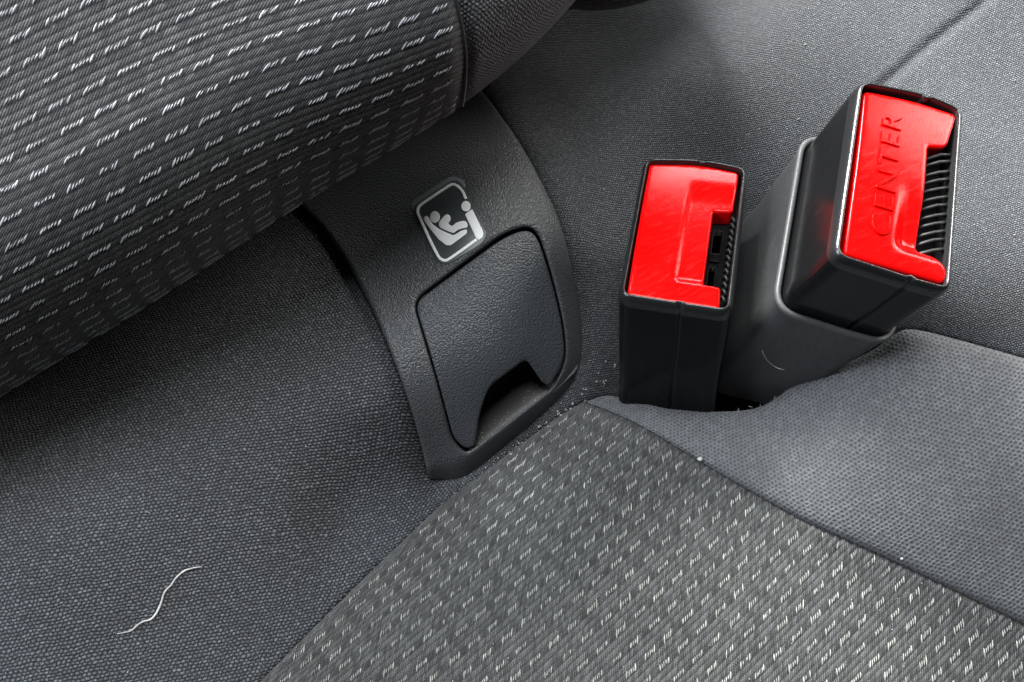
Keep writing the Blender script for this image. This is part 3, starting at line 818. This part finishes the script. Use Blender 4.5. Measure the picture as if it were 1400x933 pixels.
# rubber sleeve round the larger buckle
outR = resample(rounded([(-70, 128), (21, 139.5), (71, 132), (71, -130), (20, -131), (-75, -128)], [22, 40, 20, 26, 0, 26], 9), 3.0, True)
def grow(d): return inset(outR, -d)
rings = [(grow(1.0), -172), (grow(1.4), -146), (grow(3.2), -143.2), (grow(6.0), -142.4), (grow(8.6), -143.6), (grow(9.8), -147), (grow(9.2), -151), (grow(7.4), -154)]
lip = rings
for k, (d, zz, dx, dy) in enumerate([(6.5, -165, 0, 0), (6, -190, 0, 0), (5, -220, -1, 0), (4, -255, -2, -3), (3, -295, -4, -8), (2, -340, -8, -14), (0, -410, -14, -22)]):
    p = grow(d) + np.array([dx, dy]); p = p + 1.6 * np.stack([np.sin(p[:, 1] / 21 + k), np.cos(p[:, 0] / 17 + k * 2)], -1) * (k / 6)
    rings.append((p, zz))
sl = mesh('rubber_sleeve', *loft(FR, rings[7:]), M_sleeve, br); sl['label'] = 'soft grey rubber sleeve round the buckle base'
mesh('rolled_lip', *loft(FR, rings[:8]), M_lip, sl)

# ================================================================ LINT AND DUST
def on_low(pts, off=2.0):
    p = np.asarray(pts, float); return P(p[:, 0], p[:, 1], low_fabric_z(p[:, 0], p[:, 1]) + off)
path = catmull([(160, 867), (178, 863), (188, 855), (196, 850), (206, 847), (214, 838), (220, 825), (225, 810), (234, 800), (241, 790), (252, 781), (264, 777), (276, 775)])
v_, f_ = tube(on_low(path, 2.6), 1.25, 6, np.clip(np.minimum(np.arange(len(path)), np.arange(len(path))[::-1]) / 25 + .45, 0, 1))
tag(mesh('loose_thread', v_, f_, M_lint, base=on_low([(215, 830)])[0]), 'thin curly white thread lying on the plain fabric at lower left', 'thread')
path = catmull([(621, 660), (628, 661), (636, 659), (643, 656)])
v_, f_ = tube(P(path[:, 0], path[:, 1], cover_z(path[:, 0], path[:, 1]) + 8), 1.4, 6)
tag(mesh('white_fibre', v_, f_, M_lint, base=P(632, 660, -150)), 'short white fibre at the bottom tip of the plastic cover', 'fibre')
def blob(c, r, sq=(1, 1, .7)):
    bm = bmesh.new(); bmesh.ops.create_icosphere(bm, subdivisions=1, radius=1.0)
    v_ = np.array([tuple(v.co) for v in bm.verts]); f_ = [[v.index for v in f.verts] for f in bm.faces]; bm.free()
    v_ = v_ * (r * np.array(sq)) * (1 + rng.uniform(-.25, .25, (len(v_), 1)))
    return v_ + c, f_
for (x, y, r, lab) in [(957, 628, 4.0, 'white crumb lying on the dark seam of the cushion'), (1233, 764, 1.8, 'tiny white fluff farther along the dark cushion seam, toward the right edge')]:
    c = P(x, y, side_z(np.array([x]), np.array([y]))[0] + 2.5)
    v_, f_ = blob(c, r); tag(mesh('lint_crumb', v_, f_, M_lint, base=c), lab, 'lint')
parts = []
for k in range(150):
    x, y = rng.uniform(0, 1400), rng.uniform(0, 930)
    parts.append(blob(on_low([(x, y)], 1.2)[0], rng.uniform(.6, 1.5)))
for k in range(65):       # crumbs collected in the gap under the cover
    t = rng.uniform(0, 1); x = 655 + 185 * t + rng.normal(0, 7); y = 640 - 150 * t ** 1.15 + rng.normal(0, 7) + 6
    q_ = np.array([[x, y]])
    if inside(q_, COVER)[0]: continue
    zz = low_fabric_z(q_[:, 0], q_[:, 1])[0]
    if inside(q_, CUSH_OUT)[0]: zz = Tc(q_[:, 0], q_[:, 1])[0] - 2
    parts.append(blob(P(x, y, zz + 1.5), rng.uniform(.7, 2.3)))
for k in range(60):
    t = rng.uniform(0, 1); d = abs(rng.normal(0, 9)) + 2
    p_ = sill_a + (sill_b - sill_a) * t + sn * d
    parts.append(blob(P(p_[0], p_[1], pocket_z(p_[0], p_[1]) + .8), rng.uniform(.5, 1.3)))
for k in range(90):
    x, y = rng.uniform(560, 1400), rng.uniform(600, 930)
    q_ = np.array([[x, y]])
    if inside(q_, PANEL)[0]: parts.append(blob(P(x, y, Tc(q_[:, 0], q_[:, 1])[0] + 2.5), rng.uniform(.5, 1.2)))
for k in range(14):       # frayed fibres along the rear edge of the cushion
    x = rng.uniform(960, 1100); i_ = int(np.argmin(np.abs(BACK[:, 0] - x))); b0 = BACK[i_] + rng.normal(0, 1.5, 2)
    zz = side_z(b0[None, 0], b0[None, 1])[0]; a_ = rng.uniform(0, 6.28); L_ = rng.uniform(2, 6)
    p0 = P(b0[0], b0[1], zz - 2); dv_ = np.array([math.cos(a_), math.sin(a_), rng.uniform(.1, .8)]) * L_
    parts.append(tube([p0, p0 + dv_ * .5 + rng.normal(0, .8, 3), p0 + dv_ + rng.normal(0, 1.2, 3)], .32, 4))
v_, f_ = join(parts)
o = mesh('dust', v_, f_, M_dust, kind='stuff', base=P(740, 590, -150)); tag(o, 'pale specks of dust and crumbs scattered over the seat fabric', 'dust')

# a curved hair on the rubber sleeve: follow the sleeve's surface
bpy.context.view_layer.update()
dg = bpy.context.evaluated_depsgraph_get(); cw = Vector(W([0, 0, D]))
def touch(px, py, lift_=1.0):
    d = Vector(W(P(px, py, 0.0))) - cw; d.normalize()
    ok, loc, *_ = scene.ray_cast(dg, cw, d)
    p = (np.array(loc) - OFF) / S @ RW
    return p + np.array([0, 0, lift_])
path = catmull([(1042, 480), (1046, 489), (1053, 497), (1062, 503), (1072, 506)], k=4)
pts3 = [touch(a_, b_) for a_, b_ in path]
v_, f_ = tube(pts3, .55, 5)
tag(mesh('white_fibre', v_, f_, M_lint, base=pts3[8]), 'thin curved pale fibre clinging to the rubber sleeve of the larger buckle', 'fibre')
